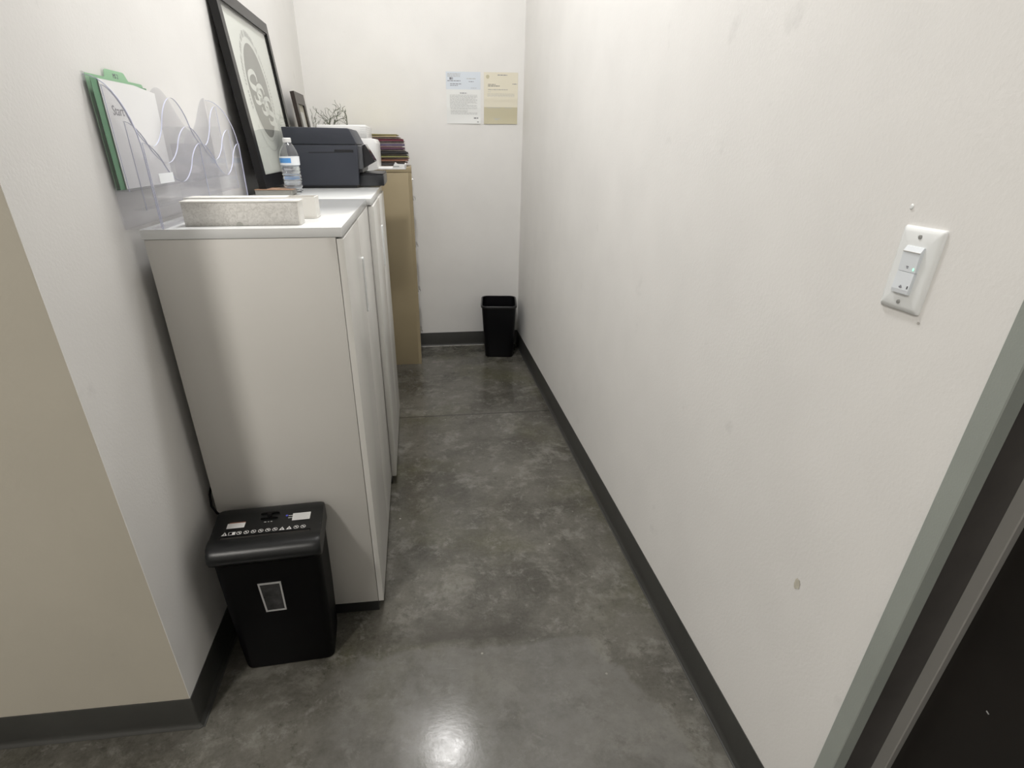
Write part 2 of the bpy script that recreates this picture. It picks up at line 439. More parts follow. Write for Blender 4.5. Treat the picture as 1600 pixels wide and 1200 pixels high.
cab2 = cabinet(2.1147, 2.8618, -.1670, -.1478, -.1535, 'white storage cabinet in the middle of the row, its front standing slightly proud')
cab3 = cabinet(2.8640, 3.605, -.2150, -.1950, -.2000, 'white storage cabinet at the far end, almost hidden, next to the tan filing cabinet')
mb = MB(); mb.poly([(-.1682, 1.366, .312), (-.1682, 1.373, .309), (-.1682, 1.368, .303), (-.1682, 1.363, .306)], M['scuff'])
mb.poly([(-.1682, 1.370, .304), (-.1682, 1.374, .302), (-.1682, 1.371, .297)], M['gap'])
mb.build('edge_chip', [c for c in cab1.children if c.name.startswith('door')][0], cab1.location)

# ------------------------------------------------------------------ tan filing cabinet
fc = thing('filing_cabinet', (-.32, 3.82, 0), 'tall tan metal filing cabinet with four drawers against the back wall', 'filing cabinet')
O = fc.location; FX = -.0147; fy0, fy1, fh = 3.630, 3.990, 1.2245
b = MB(); b.box(-.615, FX - .020, fy0, fy1, 0, fh - .032, M['tan'], .002)
b.box(-.615, FX - .001, fy0 - .001, fy1 + .001, fh - .031, fh, M['tan'], .003)
b.box(FX - .021, FX - .0015, fy0, fy0 + .012, 0, fh - .031, M['tan']); b.box(FX - .021, FX - .0015, fy1 - .012, fy1, 0, fh - .031, M['tan'])
b.build('body', fc, O)
for k, hz in enumerate((.181, .466, .755, 1.038)):
    z0 = .018 + k * .2915; z1 = z0 + .286
    dd = MB().box(FX - .020, FX - .0005, fy0 + .0125, fy1 - .0125, z0, z1, M['tan2'], .002).build('drawer', fc, O)
    h = MB(); cy = 3.83
    h.box(FX, FX + .003, cy - .052, cy + .052, hz - .010, hz + .012, M['chrome'], .001)
    h.prism([(FX + .002, hz + .010), (FX + .013, hz + .011), (FX + .017, hz + .004), (FX + .016, hz - .007), (FX + .012, hz - .008), (FX + .012, hz + .001), (FX + .002, hz + .004)], 'y', cy - .045, cy + .045, M['chrome'])
    h.build('handle', dd, O)
    if k == 3:
        l = MB(); l.lathe([(.009, 0), (.009, .004), (.007, .006)], 0, 0, M['chrome'], 16)
        for v in l.bm.verts: v.co = Vector((FX + v.co.z, 3.955 + v.co.x, 1.14 + v.co.y))
        l.build('lock', fc, O)

# ------------------------------------------------------------------ folders piled on the filing cabinet
def sheet_stack(x0, x1, y0, y1, z, h, rot, sag, sheets_mat, cover_mat, nx=6):
    cx, cy = (x0 + x1) / 2, (y0 + y1) / 2
    def P(x, y, zz):
        dx, dy = x - cx, y - cy
        return (cx + dx * math.cos(rot) - dy * math.sin(rot), cy + dx * math.sin(rot) + dy * math.cos(rot), zz)
    return P
cols = dict(yellow=(.62, .56, .16), manila=(.55, .46, .28), maroon=(.13, .022, .040), plum=(.105, .045, .085), pink=(.36, .15, .17), grey=(.07, .07, .075), dgreen=(.06, .075, .05),
            olive=(.25, .25, .10), orange=(.30, .14, .095), rust=(.24, .11, .075), black=(.02, .02, .022), purple=(.075, .055, .11), stone=(.20, .19, .17))
FM = {k: mat('folder_' + k, v, .6, var=.05) for k, v in cols.items()}
papers = mat('folder_papers', (.42, .36, .33), .7, bump=.5, bscale=300, var=.2, vscale=90)
spec = [  # colour, thickness, right edge x, rotation, label
    ('stone', .008, -.050, .02, 'grey folder at the very bottom of the pile, under the printer tray'),
    ('grey', .010, -.046, -.03, 'dark grey folder second from the bottom of the pile'),
    ('rust', .009, -.036, .03, 'rust brown folder low in the pile'),
    ('orange', .010, -.030, .00, 'orange-brown folder below the olive one'),
    ('pink', .009, -.024, -.02, 'dusty pink folder in the lower half of the pile'),
    ('olive', .008, -.024, .02, 'olive yellow folder in the lower half of the pile'),
    ('dgreen', .010, -.026, -.02, 'dark green folder at mid height of the pile'),
    ('black', .012, -.028, .03, 'black folder with a bulging edge at mid height of the pile'),
    ('grey', .010, -.040, .00, 'charcoal folder just under the plum ones'),
    ('plum', .010, -.046, .04, 'plum folder just above the charcoal one'),
    ('pink', .007, -.050, -.01, 'pink folder between two plum folders'),
    ('purple', .012, -.044, .02, 'purple folder in the upper half of the pile'),
    ('maroon', .012, -.048, .06, 'maroon folder under the bright red-brown ones'),
    ('maroon', .011, -.050, .03, 'thick maroon folder third from the top of the pile'),
    ('rust', .010, -.056, .05, 'reddish brown folder second from the top of the pile'),
    ('manila', .008, -.085, -.02, 'manila folder directly under the yellow one'),
    ('yellow', .006, -.078, .01, 'bright yellow folder on the very top of the pile')]
z = fh
for i, (cn, h, xr, rot, lab) in enumerate(spec):
    rr = random.Random(50 + i); y0 = 3.668 + rr.uniform(-.008, .012); y1 = y0 + .242; x0 = xr - .285
    t = thing('file_folder', ((x0 + xr) / 2, (y0 + y1) / 2, z), lab, 'folder', 'folders piled on the filing cabinet')
    ct = .0008; tilt = .006 * math.sin(i * 1.3) + (.006 if 9 <= i <= 14 else 0)
    def ring(xx, zz0, zz1, yo=0):
        return [(xx, y0 - yo, zz0), (xx, y1 + yo, zz0), (xx, y1 + yo, zz1), (xx, y0 - yo, zz1)]
    R = Matrix.Rotation(rot, 4, 'Z')
    def slab(mb, a, c, zl, zh, m, yo=0):
        rings = []
        for k in range(9):
            u = k / 8; xx = a + (c - a) * u
            dz = .0028 * (1 - math.cos(u * PI)) * .5 * (-1 if i < 9 else -1) + .0028
            rings.append(ring(xx, zl + dz, zh + dz, yo))
        mb.loft(rings, m, False)
    cv = MB(); slab(cv, x0, xr, z + .0004, z + .0004 + ct, FM[cn], .002); slab(cv, x0, xr - .010 * (i % 3), z + h - ct - .0006, z + h - .0006, FM[cn], .002)
    cv.box(x0 + .004, xr - .004, y0 - .0035, y0 - .0022, z + .0010, z + h - .0016, FM[cn]) if i % 2 else None
    cv.build('cover', t, t.location, mtx=R)
    pp = MB(); slab(pp, x0 + .006, xr - .008 - .003 * (i % 4), z + .0016 + ct * .3, z + h - ct - .0014, FM[cn] if i in (7, 11) else papers, -.003)
    pp.build('papers', t, t.location, mtx=R)
    z += h + .0004

# ------------------------------------------------------------------ twig plant in a pot on the filing cabinet
pl = thing('twig_plant', (-.487, 3.81, fh), 'bare greenish twig plant standing behind the white printer', 'plant')
O = pl.location
MB().lathe([(.040, fh), (.048, fh + .01), (.058, fh + .10), (.060, fh + .105), (.056, fh + .105), (.052, fh + .09)], O.x, O.y, M['pot'], 28).build('pot', pl, O)
MB().lathe([(.051, fh + .085), (.040, fh + .094), (.012, fh + .098)], O.x, O.y, M['soil'], 20).build('moss', pl, O)
mb = MB(); rr = random.Random(21)
def branch(p, d, ln, r, depth):
    pts = [p.copy()]; n = 5; rads = [r]
    for k in range(n):
        d = (d + Vector((rr.uniform(-.75, .75), rr.uniform(-.75, .75), rr.uniform(-.30, .45)))).normalized()
        p = p + d * ln / n; p.x = max(min(p.x, -.375), -.565); pts.append(p.copy()); rads.append(max(r * (1 - .15 * (k + 1)), .0010))
        if depth > 0 and k in (1, 2, 3, 4):
            dd = (d + Vector((rr.uniform(-.9, .9), rr.uniform(-.9, .9), rr.uniform(-.1, .6)))).normalized()
            branch(p, dd, ln * rr.uniform(.40, .62), rads[-1] * .75, depth - 1)
    mb.tube(pts, rads, M['twig'], 5)
for k in range(7):
    a = 2 * PI * k / 7 + rr.uniform(-.3, .3)
    branch(Vector((O.x + .02 * math.cos(a), O.y + .02 * math.sin(a), fh + .088)), Vector((.75 * math.cos(a), .50 * math.sin(a), 1)).normalized(), rr.uniform(.14, .205), .0065, 2)
mb.build('branches', pl, O)

# ------------------------------------------------------------------ framed pictures leaning on the left wall
def leaning_frame(name, y0, W, H, zb, xb, xt, rail, depth, label, mframe):
    """xb/xt: x of the front face at foot and head"""
    dx, dz = xt - xb, math.sqrt(H * H - (xt - xb) ** 2)
    tv = Vector((dx, 0, dz)).normalized(); sv = Vector((0, 1, 0)); nv = sv.cross(tv)
    if nv.x < 0: nv = -nv
    A = Vector((xb, y0, zb))
    t = thing(name, (xb - .01, y0 + W / 2, zb), label, 'picture frame')
    def P(s, u, n=0): return A + sv * s + tv * u + nv * n
    def frame_ring(mb, o0, o1, n0, n1, m):
        """four mitred rails between inset o0 and o1 of the outline, from depth n0 to n1"""
        a = [(o0, o0), (W - o0, o0), (W - o0, H - o0), (o0, H - o0)]; c = [(o1, o1), (W - o1, o1), (W - o1, H - o1), (o1, H - o1)]
        for i in range(4):
            j = (i + 1) % 4
            mb.loft([[P(*a[i], n0), P(*a[i], n1), P(*c[i], n1), P(*c[i], n0)], [P(*a[j], n0), P(*a[j], n1), P(*c[j], n1), P(*c[j], n0)]], m, False)
    return t, P, frame_ring
W, H = .745, .6086
t, P, fr = leaning_frame('picture_frame', 2.281, W, H, TOPZ + .0212, -.536, -.5993, .045, .02, 'large black frame with a grey round logo print, leaning on the left wall', M['fblack'])
mb = MB(); fr(mb, 0, .040, -.026, 0, M['fblack']); fr(mb, .040, .046, -.024, -.004, M['fblack']); mb.build('frame', t, t.location)
mb = MB(); mb.loft([[P(.03, .03, -.022), P(W - .03, .03, -.022), P(W - .03, H - .03, -.022), P(.03, H - .03, -.022)], [P(.03, .03, -.019), P(W - .03, .03, -.019), P(W - .03, H - .03, -.019), P(.03, H - .03, -.019)]], M['fblack'], False); mb.build('backing', t, t.location)
mb = MB(); mb.poly([P(.041, .041, -.013), P(W - .041, .041, -.013), P(W - .041, H - .041, -.013), P(.041, H - .041, -.013)], M['poster'])
cs, cu_ = .350, .330
def disc(r0, r1, a0, a1, n, m, lift):
    for k in range(n):
        b0, b1 = a0 + (a1 - a0) * k / n, a0 + (a1 - a0) * (k + 1) / n
        q = [(r1, b0), (r1, b1)] + ([(r0, b1), (r0, b0)] if r0 > 0 else [(0, 0)])
        mb.poly([P(cs + r * math.cos(b), cu_ + r * math.sin(b), lift) for r, b in q], m)
disc(0, .158, 0, 2 * PI, 64, M['logo_grey'], -.0124)
# ring of lettering around the disc: short strokes grouped as unreadable words, and a thin outer line
rr = random.Random(5)
a = math.radians(200)
while a > math.radians(-20):
    wd = rr.uniform(.030, .055)
    if rr.random() > .12: disc(.178, .198 + rr.uniform(-.004, .002), a - wd, a, 2, M['logo_pale'], -.0124)
    a -= wd + .022
disc(.170, .172, math.radians(215), math.radians(325), 40, M['logo_pale'], -.0124)
disc(.205, .2075, math.radians(215), math.radians(325), 40, M['logo_pale'], -.0124)
def spline(pts, n=6):
    out = []
    for i in range(len(pts) - 1):
        p0, p1, p2, p3 = pts[max(i - 1, 0)], pts[i], pts[i + 1], pts[min(i + 2, len(pts) - 1)]
        for k in range(n):
            u = k / n
            out.append(tuple(.5 * (2 * p1[j] + (p2[j] - p0[j]) * u + (2 * p0[j] - 5 * p1[j] + 4 * p2[j] - p3[j]) * u * u + (-p0[j] + 3 * p1[j] - 3 * p2[j] + p3[j]) * u ** 3) for j in range(2)))
    return out + [pts[-1]]
def stroke(pts, w, m):
    pts = spline(pts); n = len(pts); L_, R_ = [], []
    for i, p in enumerate(pts):
        a_, b_ = pts[max(i - 1, 0)], pts[min(i + 1, n - 1)]
        dx, dy = b_[0] - a_[0], b_[1] - a_[1]; l = math.hypot(dx, dy) or 1
        ww = w * (.45 + .55 * math.sin(PI * i / (n - 1))) / 2
        L_.append((p[0] - dy / l * ww, p[1] + dx / l * ww)); R_.append((p[0] + dy / l * ww, p[1] - dx / l * ww))
    for i in range(n - 1):
        mb.poly([P(*L_[i], -.0118), P(*L_[i + 1], -.0118), P(*R_[i + 1], -.0118), P(*R_[i], -.0118)], m)
for SG in ([(.339, .363), (.339, .383), (.304, .393), (.246, .383), (.22, .364), (.234, .343), (.297, .335), (.353, .327), (.358, .31), (.3, .291), (.246, .293), (.241, .311)],
           [(.41, .324), (.409, .342), (.376, .352), (.322, .343), (.297, .326), (.311, .307), (.37, .298), (.423, .29), (.428, .275), (.374, .257), (.323, .261), (.318, .277)],
           [(.485, .286), (.485, .304), (.452, .313), (.4, .306), (.376, .29), (.389, .271), (.447, .262), (.490, .254), (.492, .239), (.452, .224), (.402, .227), (.397, .243)]):
    stroke(SG, .022, M['poster'])
mb.build('print', t, t.location)
mb = MB(); mb.poly([P(.041, .041, -.006), P(W - .041, .041, -.006), P(W - .041, H - .041, -.006), P(.041, H - .041, -.006)], M['glaze']); mb.build('glass', t, t.location)

W, H = .275, .405
t, P, fr = leaning_frame('picture_frame', 3.300, W, H, TOPZ, -.520, -.570, .05, .02, 'small dark brown frame leaning on the left wall beyond the large one', M['fbrown'])
mb = MB(); fr(mb, 0, .052, -.020, 0, M['fbrown']); mb.build('frame', t, t.location)
mb = MB(); mb.poly([P(.05, .05, -.008), P(W - .05, .05, -.008), P(W - .05, H - .05, -.008), P(.05, H - .05, -.008)], M['mattan'])
mb.poly([P(.085, .085, -.0075), P(W - .085, .085, -.0075), P(W - .085, H - .085, -.0075), P(.085, H - .085, -.0075)], M['logo_pale'])
mb.build('print', t, t.location)
mb = MB(); mb.loft([[P(.03, .03, -.018), P(W - .03, .03, -.018), P(W - .03, H - .03, -.018), P(.03, H - .03, -.018)], [P(.03, .03, -.014), P(W - .03, .03, -.014), P(W - .03, H - .03, -.014), P(.03, H - .03, -.014)]], M['fbrown'], False); mb.build('backing', t, t.location)

# ------------------------------------------------------------------ dark printer
dp = thing('printer', (-.36, 2.84, TOPZ), 'dark slate printer with a tilted screen, between the water bottle and the white printer', 'printer')
O = dp.location; py0, py1 = 2.650, 3.030
def bevprism(outline, axis, a, b, m, bev=.004):
    t_ = MB(); t_.prism(outline, axis, a, b, m)
    bmesh.ops.recalc_face_normals(t_.bm, faces=t_.bm.faces)
    bmesh.ops.bevel(t_.bm, geom=list(t_.bm.edges), offset=bev, segments=2, affect='EDGES', profile=.5)
    for f in t_.bm.faces: f.smooth = True
    return t_
body = bevprism([(-.505, 1.183), (-.237, 1.183), (-.230, 1.338), (-.520, 1.338)], 'y', py0, py1, M['slate'], .004); body.build('body', dp, O)
lid = bevprism([(-.522, 1.3395), (-.2285, 1.3395), (-.232, 1.345), (-.257, 1.395), (-.262, 1.399), (-.528, 1.403)], 'y', py0 - .001, py1, M['slate'], .004); lid.build('scanner_lid', dp, O)
fp = MB(); fp.box(-.240, -.214, py0 + .018, py1 - .018, 1.245, 1.336, M['slate2'], .006); fp.build('front_panel', dp, O)
MB().box(-.500, -.246, py0 + .012, py1 - .012, TOPZ + .0002, 1.1835, M['pblack']).build('base', dp, O)
mb = MB(); mb.box(-.326, -.247, py0 - .0012, py0 + .004, 1.309, 1.321, M['pblack'], .002); mb.box(-.430, -.325, py0 - .0006, py0 + .004, 1.309, 1.3115, M['pblack']); mb.build('grip_recess', dp, O)
MB().box(-.500, -.240, py0 + .004, py1 - .004, 1.330, 1.345, M['pblack']).build('seam_filler', dp, O)  # black block added inside so the lid seam reads dark
sc = MB(); sc.prism([(-.213, 1.250), (-.176, 1.268), (-.1655, 1.2745), (-.168, 1.279), (-.203, 1.340), (-.213, 1.337)], 'y', py0 + .055, py0 + .20, M['pblack']); scr = sc.build('control_panel', dp, O)
s2 = MB(); s2.poly([(-.1665, py0 + .065, 1.2785), (-.1665, py0 + .19, 1.2785), (-.2010, py0 + .19, 1.3385), (-.2010, py0 + .065, 1.3385)], M['screen']); s2.build('screen', scr, O)
MB().box(-.240, -.219, py0 + .03, py1 - .03, 1.232, 1.2445, M['pblack']).build('output_slot', dp, O)
tr = MB(); tr.box(-.2365, -.132, py0 + .035, py1 - .03, 1.1790, 1.222, M['pdark'], .003); tr.box(-.236, -.134, py0 + .04, py1 - .035, 1.2225, 1.228, M['pblack'], .002); tr.build('paper_drawer', dp, O)

# ------------------------------------------------------------------ white printer
wp = thing('printer', (-.33, 3.27, TOPZ), 'white printer with an extended output tray, between the dark printer and the folders', 'printer')
O = wp.location; wy0, wy1 = 3.115, 3.50
b = bevprism([(-.445, TOPZ + .008), (-.245, TOPZ + .008), (-.215, 1.222), (-.1795, 1.228), (-.1775, 1.345), (-.187, 1.3640), (-.205, 1.3665), (-.445, 1.3665)], 'y', wy0, wy1, M['shell'], .004); b.build('body', wp, O)
b = MB(); b.box(-.455, -.219, wy0 + .004, wy1 - .004, 1.3675, 1.4235, M['shell'], .005)
for k in range(5): b.box(-.250, -.2185, wy0 + .0034, wy1 - .0034, 1.376 + k * .009, 1.3766 + k * .009, M['ink2'])
b.build('document_feeder', wp, O)
MB().box(-.440, -.26, wy0 + .015, wy1 - .015, TOPZ + .0002, TOPZ + .0085, M['ink2']).build('foot', wp, O)
tr = MB(); tr.box(-.2145, -.041, wy0 + .06, wy1 - .08, 1.2260, 1.2345, M['shell'], .002)
tr.prism([(-.108, 1.2345), (-.041, 1.2345), (-.041, 1.2495), (-.080, 1.2515), (-.093, 1.2600)], 'y', wy0 + .060, wy0 + .066, M['shell'])
tr.box(-.105, -.074, wy0 + .0595, wy0 + .061, 1.2375, 1.2435, M['ink2'])
tr.box(-.047, -.040, wy0 + .06, wy1 - .08, 1.2265, 1.2505, M['shell'], .002)
tr.build('output_tray', wp, O)
MB().box(-.233, -.150, wy0 + .05, wy1 - .07, 1.2120, 1.2185, M['acr'], .002).build('paper_stop', wp, O)

# ------------------------------------------------------------------ brown-topped box under the frame, bottles
bb = thing('flat_box', (-.51, 2.31, TOPZ), 'thin box with a brown top under the large frame and the water bottle', 'box')
O = bb.location
MB().box(-.575, -.447, 2.265, 2.360, TOPZ + .0003, TOPZ + .0185, M['boxgrey'], .001).build('tray', bb, O)
MB().box(-.577, -.440, 2.262, 2.362, TOPZ + .0188, TOPZ + .0212, M['wood'], .0008).build('lid', bb, O)

def bottle(cx, cy, z0, label, h=.178, r=.0315, full=True):
    t = thing('water_bottle', (cx, cy, z0), label, 'bottle', 'clear water bottles beside the large frame')
    O = t.location
    pr = [(.022, 0), (r * .93, .003), (r, .010)]
    for k in range(6):
        zc = .016 + k * .012
        pr += [(r, zc), (r * .93, zc + .004), (r * .93, zc + .006), (r, zc + .010)]
    pr += [(r, .092), (r * .99, .1215), (r * .96, .128), (r * .84, .142), (r * .62, .156), (r * .43, .166), (.0118, .1700), (.0118, .1775)]
    s_ = h / .1865
    pr = [(a, b * s_) for a, b in pr]
    MB().lathe([(a, z0 + .0004 + b) for a, b in pr], cx, cy, M['pet'], 40).build('bottle_body', t, O, sharp=60)
    if full:
        wr = [(max(a - .0012, .004), z0 + .0018 + b * .985) for a, b in pr if b < .128 * s_]
        MB().lathe(wr, cx, cy, M['water'], 40).build('water', t, O, sharp=60)
    lab = MB()
    n = 40
    for k in range(n):
        a0, a1 = 2 * PI * k / n, 2 * PI * (k + 1) / n
        blue = 20 <= k <= 31
        R = r + .0006
        for zz0, zz1, m in ((.088, .096, M['lwhite']), (.096, .114, M['lblue'] if blue else M['lwhite']), (.114, .120, M['lwhite'])):
            lab.poly([(cx + R * math.cos(a0), cy + R * math.sin(a0), z0 + zz0 * s_), (cx + R * math.cos(a1), cy + R * math.sin(a1), z0 + zz0 * s_), (cx + R * math.cos(a1), cy + R * math.sin(a1), z0 + zz1 * s_), (cx + R * math.cos(a0), cy + R * math.sin(a0), z0 + zz1 * s_)], m, True)
    lab.build('label', t, O)
    MB().lathe([(.0140, z0 + .1700 * s_), (.0146, z0 + .1710 * s_), (.0146, z0 + .1850 * s_), (.0125, z0 + .1865 * s_)], cx, cy, M['shell'], 32).build('cap', t, O)
    return t
m, nt, N, K, b_ = new_mat('water_in_bottle')
b_.inputs['Transmission Weight'].default_value = 1; b_.inputs['IOR'].default_value = 1.33; b_.inputs['Roughness'].default_value = 0.0; b_.inputs['Base Color'].default_value = (.97, .98, .99, 1)
M['water'] = m
bottle(-.447, 2.315, TOPZ + .0212, 'water bottle with a blue label and white cap, standing on the brown-topped box', h=.166, r=.034)
bottle(-.460, 2.400, TOPZ, 'shorter ribbed bottle mostly hidden behind the one with the blue label', h=.098, r=.030)

# ------------------------------------------------------------------ two slim boxes on the near cabinet
b1 = thing('slim_box', (-.395, 1.428, TOPZ), 'long low box with grey marbled sides, the front one of two on the near cabinet', 'box')
O = b1.location
bd = MB(); bd.box(-.5220, -.2700, 1.405, 1.4545, TOPZ + .0004, TOPZ + .0490, M['marb'], .0006, 1)
bd.box(-.2699, -.2660, 1.4052, 1.4545, TOPZ + .0004, TOPZ + .0490, M['boxw']); bd.build('box_body', b1, O)
MB().box(-.5240, -.2640, 1.4035, 1.456, TOPZ + .0492, TOPZ + .0530, M['boxw'], .0008).build('lid', b1, O)
MB().box(-.335, -.277, 1.408, 1.442, TOPZ + .0528, TOPZ + .0533, M['boxblue']).build('label', b1, O)
nt_ = MB(); nt_.prism([(-.403 + .0075 * math.cos(PI * k / 10), TOPZ + .0006 + .008 * math.sin(PI * k / 10)) for k in range(11)], 'y', 1.4042, 1.4055, M['boxgrey']); nt_.build('thumb_notch', b1, O)
b2 = thing('slim_box', (-.40, 1.56, TOPZ), 'long white open-topped box behind the marbled one', 'box')
O = b2.location
bd = MB(); X0, X1, Y0, Y1 = -.560, -.2495, 1.535, 1.595
bd.box(X0, X1, Y0 + .0031, Y1 - .0031, TOPZ + .0036, TOPZ + .006, M['boxw']); bd.box(X0, X1, Y0, Y0 + .003, TOPZ + .0036, TOPZ + .050, M['boxw']); bd.box(X0, X1, Y1 - .003, Y1, TOPZ + .0036, TOPZ + .050, M['boxw'])
bd.box(X0, X0 + .003, Y0 + .0031, Y1 - .0031, TOPZ + .0061, TOPZ + .050, M['boxw']); bd.box(X1 - .003, X1, Y0 + .0031, Y1 - .0031, TOPZ + .0061, TOPZ + .050, M['boxw'])
bd.box(X0 - .001, X1 + .001, Y0 - .001, Y1 + .001, TOPZ + .0004, TOPZ + .0035, M['boxw'])
bd.build('box_body', b2, O)
MB().box(X0 + .0035, -.320, Y0 + .0035, Y1 - .0035, TOPZ + .042, TOPZ + .0505, M['boxw'], .001).build('insert', b2, O)
MB().box(-.318, X1 - .004, Y0 + .004, Y1 - .004, TOPZ + .007, TOPZ + .030, M['boxin']).build('contents', b2, O)

# ------------------------------------------------------------------ clear brochure holder
HY0, HW, HN = 1.352, .357, 2
hold = thing('brochure_holder', (-.59, 1.71, TOPZ), 'clear acrylic tiered brochure holder with wavy pocket fronts against the left wall', 'holder')
O = hold.location; HY1 = HY0 + HW * HN; th = .003
bp_ = MB(); n = 96
for k in range(n):      # the back sheet follows the same waves as the pockets
    ya, yb = HY0 + (HY1 - HY0) * k / n, HY0 + (HY1 - HY0) * (k + 1) / n
    za, zb2 = (1.418 + .046 * math.cos(2 * PI * (y - HY0) / HW) for y in (ya, yb))
    bp_.loft([[(-.6285, ya, TOPZ + .001), (-.6260, ya, TOPZ + .001), (-.6260, ya, za), (-.6285, ya, za)], [(-.6285, yb, TOPZ + .001), (-.6260, yb, TOPZ + .001), (-.6260, yb, zb2), (-.6285, yb, zb2)]], M['acr'], False, False, False)
bmesh.ops.remove_doubles(bp_.bm, verts=bp_.bm.verts, dist=1e-6)
bp_.build('back_panel', hold, O)
def side(y, name='side_plate'):
    pts = [(-.6250, TOPZ + .001), (-.5510, TOPZ + .001), (-.5510, 1.320)]
    for k in range(1, 11):
        a = PI / 2 * k / 10; pts.append((-.6250 + .0740 * math.cos(a), 1.320 + .138 * math.sin(a)))
    s_ = MB(); s_.prism(pts, 'y', y, y + th, M['acr'])
    # bright polished front edge
    e = [(x, z) for x, z in pts[1:]]
    for (xa, za), (xb, zb2) in zip(e, e[1:]):
        s_.loft([[(xa, y, za), (xa, y + th, za), (xa + .0014, y + th, za + .0008), (xa + .0014, y, za + .0008)], [(xb, y, zb2), (xb, y + th, zb2), (xb + .0014, y + th, zb2 + .0008), (xb + .0014, y, zb2 + .0008)]], M['edge'], False)
    s_.build(name, hold, O)
side(HY0 - th); side(HY1)
s_ = MB(); s_.box(-.6250, -.5540, HY0 + HW - .001, HY0 + HW + .0015, TOPZ + .02, 1.34, M['acr']); s_.box(-.5541, -.5528, HY0 + HW - .001, HY0 + HW + .0015, TOPZ + .02, 1.34, M['edge']); s_.build('divider', hold, O)
for xf, zlo, zm, amp in ((-.6005, 1.249, 1.388, .054), (-.5755, 1.212, 1.339, .040), (-.5510, TOPZ + .001, 1.300, .041)):
    n = 96; wv = MB(); top = []
    for k in range(n + 1):
        y = HY0 + (HY1 - HY0) * k / n; c_ = math.cos(2 * PI * (y - HY0) / HW)
        top.append((y, zm + amp * (abs(c_) ** .8) * (1 if c_ > 0 else -1)))
    for (ya, za), (yb, zb2) in zip(top, top[1:]):
        wv.loft([[(xf, ya, zlo), (xf + .0025, ya, zlo), (xf + .0025, ya, za), (xf, ya, za)], [(xf, yb, zlo), (xf + .0025, yb, zlo), (xf + .0025, yb, zb2), (xf, yb, zb2)]], M['acr'], False, False, False)
        wv.poly([(xf - .0001, ya, za + .0002), (xf + .0026, ya, za + .0002), (xf + .0026, yb, zb2 + .0002), (xf - .0001, yb, zb2 + .0002)], M['edge'])
    bmesh.ops.remove_doubles(wv.bm, verts=wv.bm.verts, dist=1e-6)
    for ye in (HY0, HY1 - .0014): wv.box(xf + .0024, xf + .0034, ye, ye + .0014, zlo, zm + amp, M['edge'])
    wv.box(xf - .0226, xf, HY0, HY1, zlo, zlo + .0025, M['acr'])
    wv.build('pocket', hold, O)
# label tape stuck to the front pocket
MB().box(-.5484, -.5480, 1.395, 1.475, 1.262, 1.282, M['lwhite']).build('tape_label', hold, O)

# green folder and papers in the near back pocket
gf = thing('file_folder', (-.615, 1.482, 1.252), 'green tabbed folder standing in the near back pocket of the clear holder', 'folder')
O = gf.location
mb = MB(); za, zb2 = 1.2525, 1.462
out = [(1.356, za), (1.617, za), (1.617, zb2 - .003), (1.612, zb2), (1.545, zb2), (1.530, zb2 + .014), (1.525, zb2 + .015), (1.448, zb2 + .015), (1.442, zb2 + .013), (1.436, zb2), (1.358, zb2), (1.356, zb2 - .003)]
mb.prism(out, 'x', -.6240, -.6232, M['greenl']); 
mb.prism([(1.3555, za), (1.614, za), (1.614, zb2 - .008), (1.3555, zb2 - .008)], 'x', -.6160, -.6152, M['greenf'])
mb.box(-.6240, -.6152, 1.3552, 1.614, za - .0005, za + .0004, M['greenf'])
text_into(mb, 'MS 2', .012, Matrix(((0, 0, 1, -.6230), (1, 0, 0, 1.487), (0, 1, 0, zb2 + .001), (0, 0, 0, 1))), M['ink'])
mb.build('cover', gf, O)
lp = thing('loose_papers', (-.606, 1.50, 1.253), 'white sheets standing in front of the green folder in the clear holder', 'papers')
mb = MB(); mb.prism([(1.378, 1.2525), (1.640, 1.2525), (1.650, 1.447), (1.54, 1.455), (1.380, 1.4545)], 'x', -.6135, -.6123, M['white'])
text_into(mb, 'Start', .026, Matrix(((0, 0, 1, -.6120), (1, 0, 0, 1.432), (0, 1, 0, 1.392), (0, 0, 0, 1))), M['ink'])
mb.build('sheets', lp, lp.location)

# ------------------------------------------------------------------ paper shredder
sh = thing('paper_shredder', (-.433, 1.245, 0), 'black paper shredder with a small window, on the floor before the near cabinet', 'shredder', None, math.radians(3.5))
def rr_ring(x0, x1, y0, y1, r, z): return [(x, y, z) for x, y in rrect(x0, x1, y0, y1, r, 5)]
b = MB(); b.loft([rr_ring(-.122, .122, -.066, .084, .020, .004), rr_ring(-.124, .124, -.068, .086, .022, .012), rr_ring(-.130, .130, -.074, .092, .024, .20), rr_ring(-.133, .133, -.078, .095, .024, .388)], M['dark'])
b.build('bin', sh)
for fx in (-.10, .10):
    for fy in (-.05, .07): MB().lathe([(.010, 0), (.010, .0045)], fx, fy, M['black'], 12).build('foot', sh)
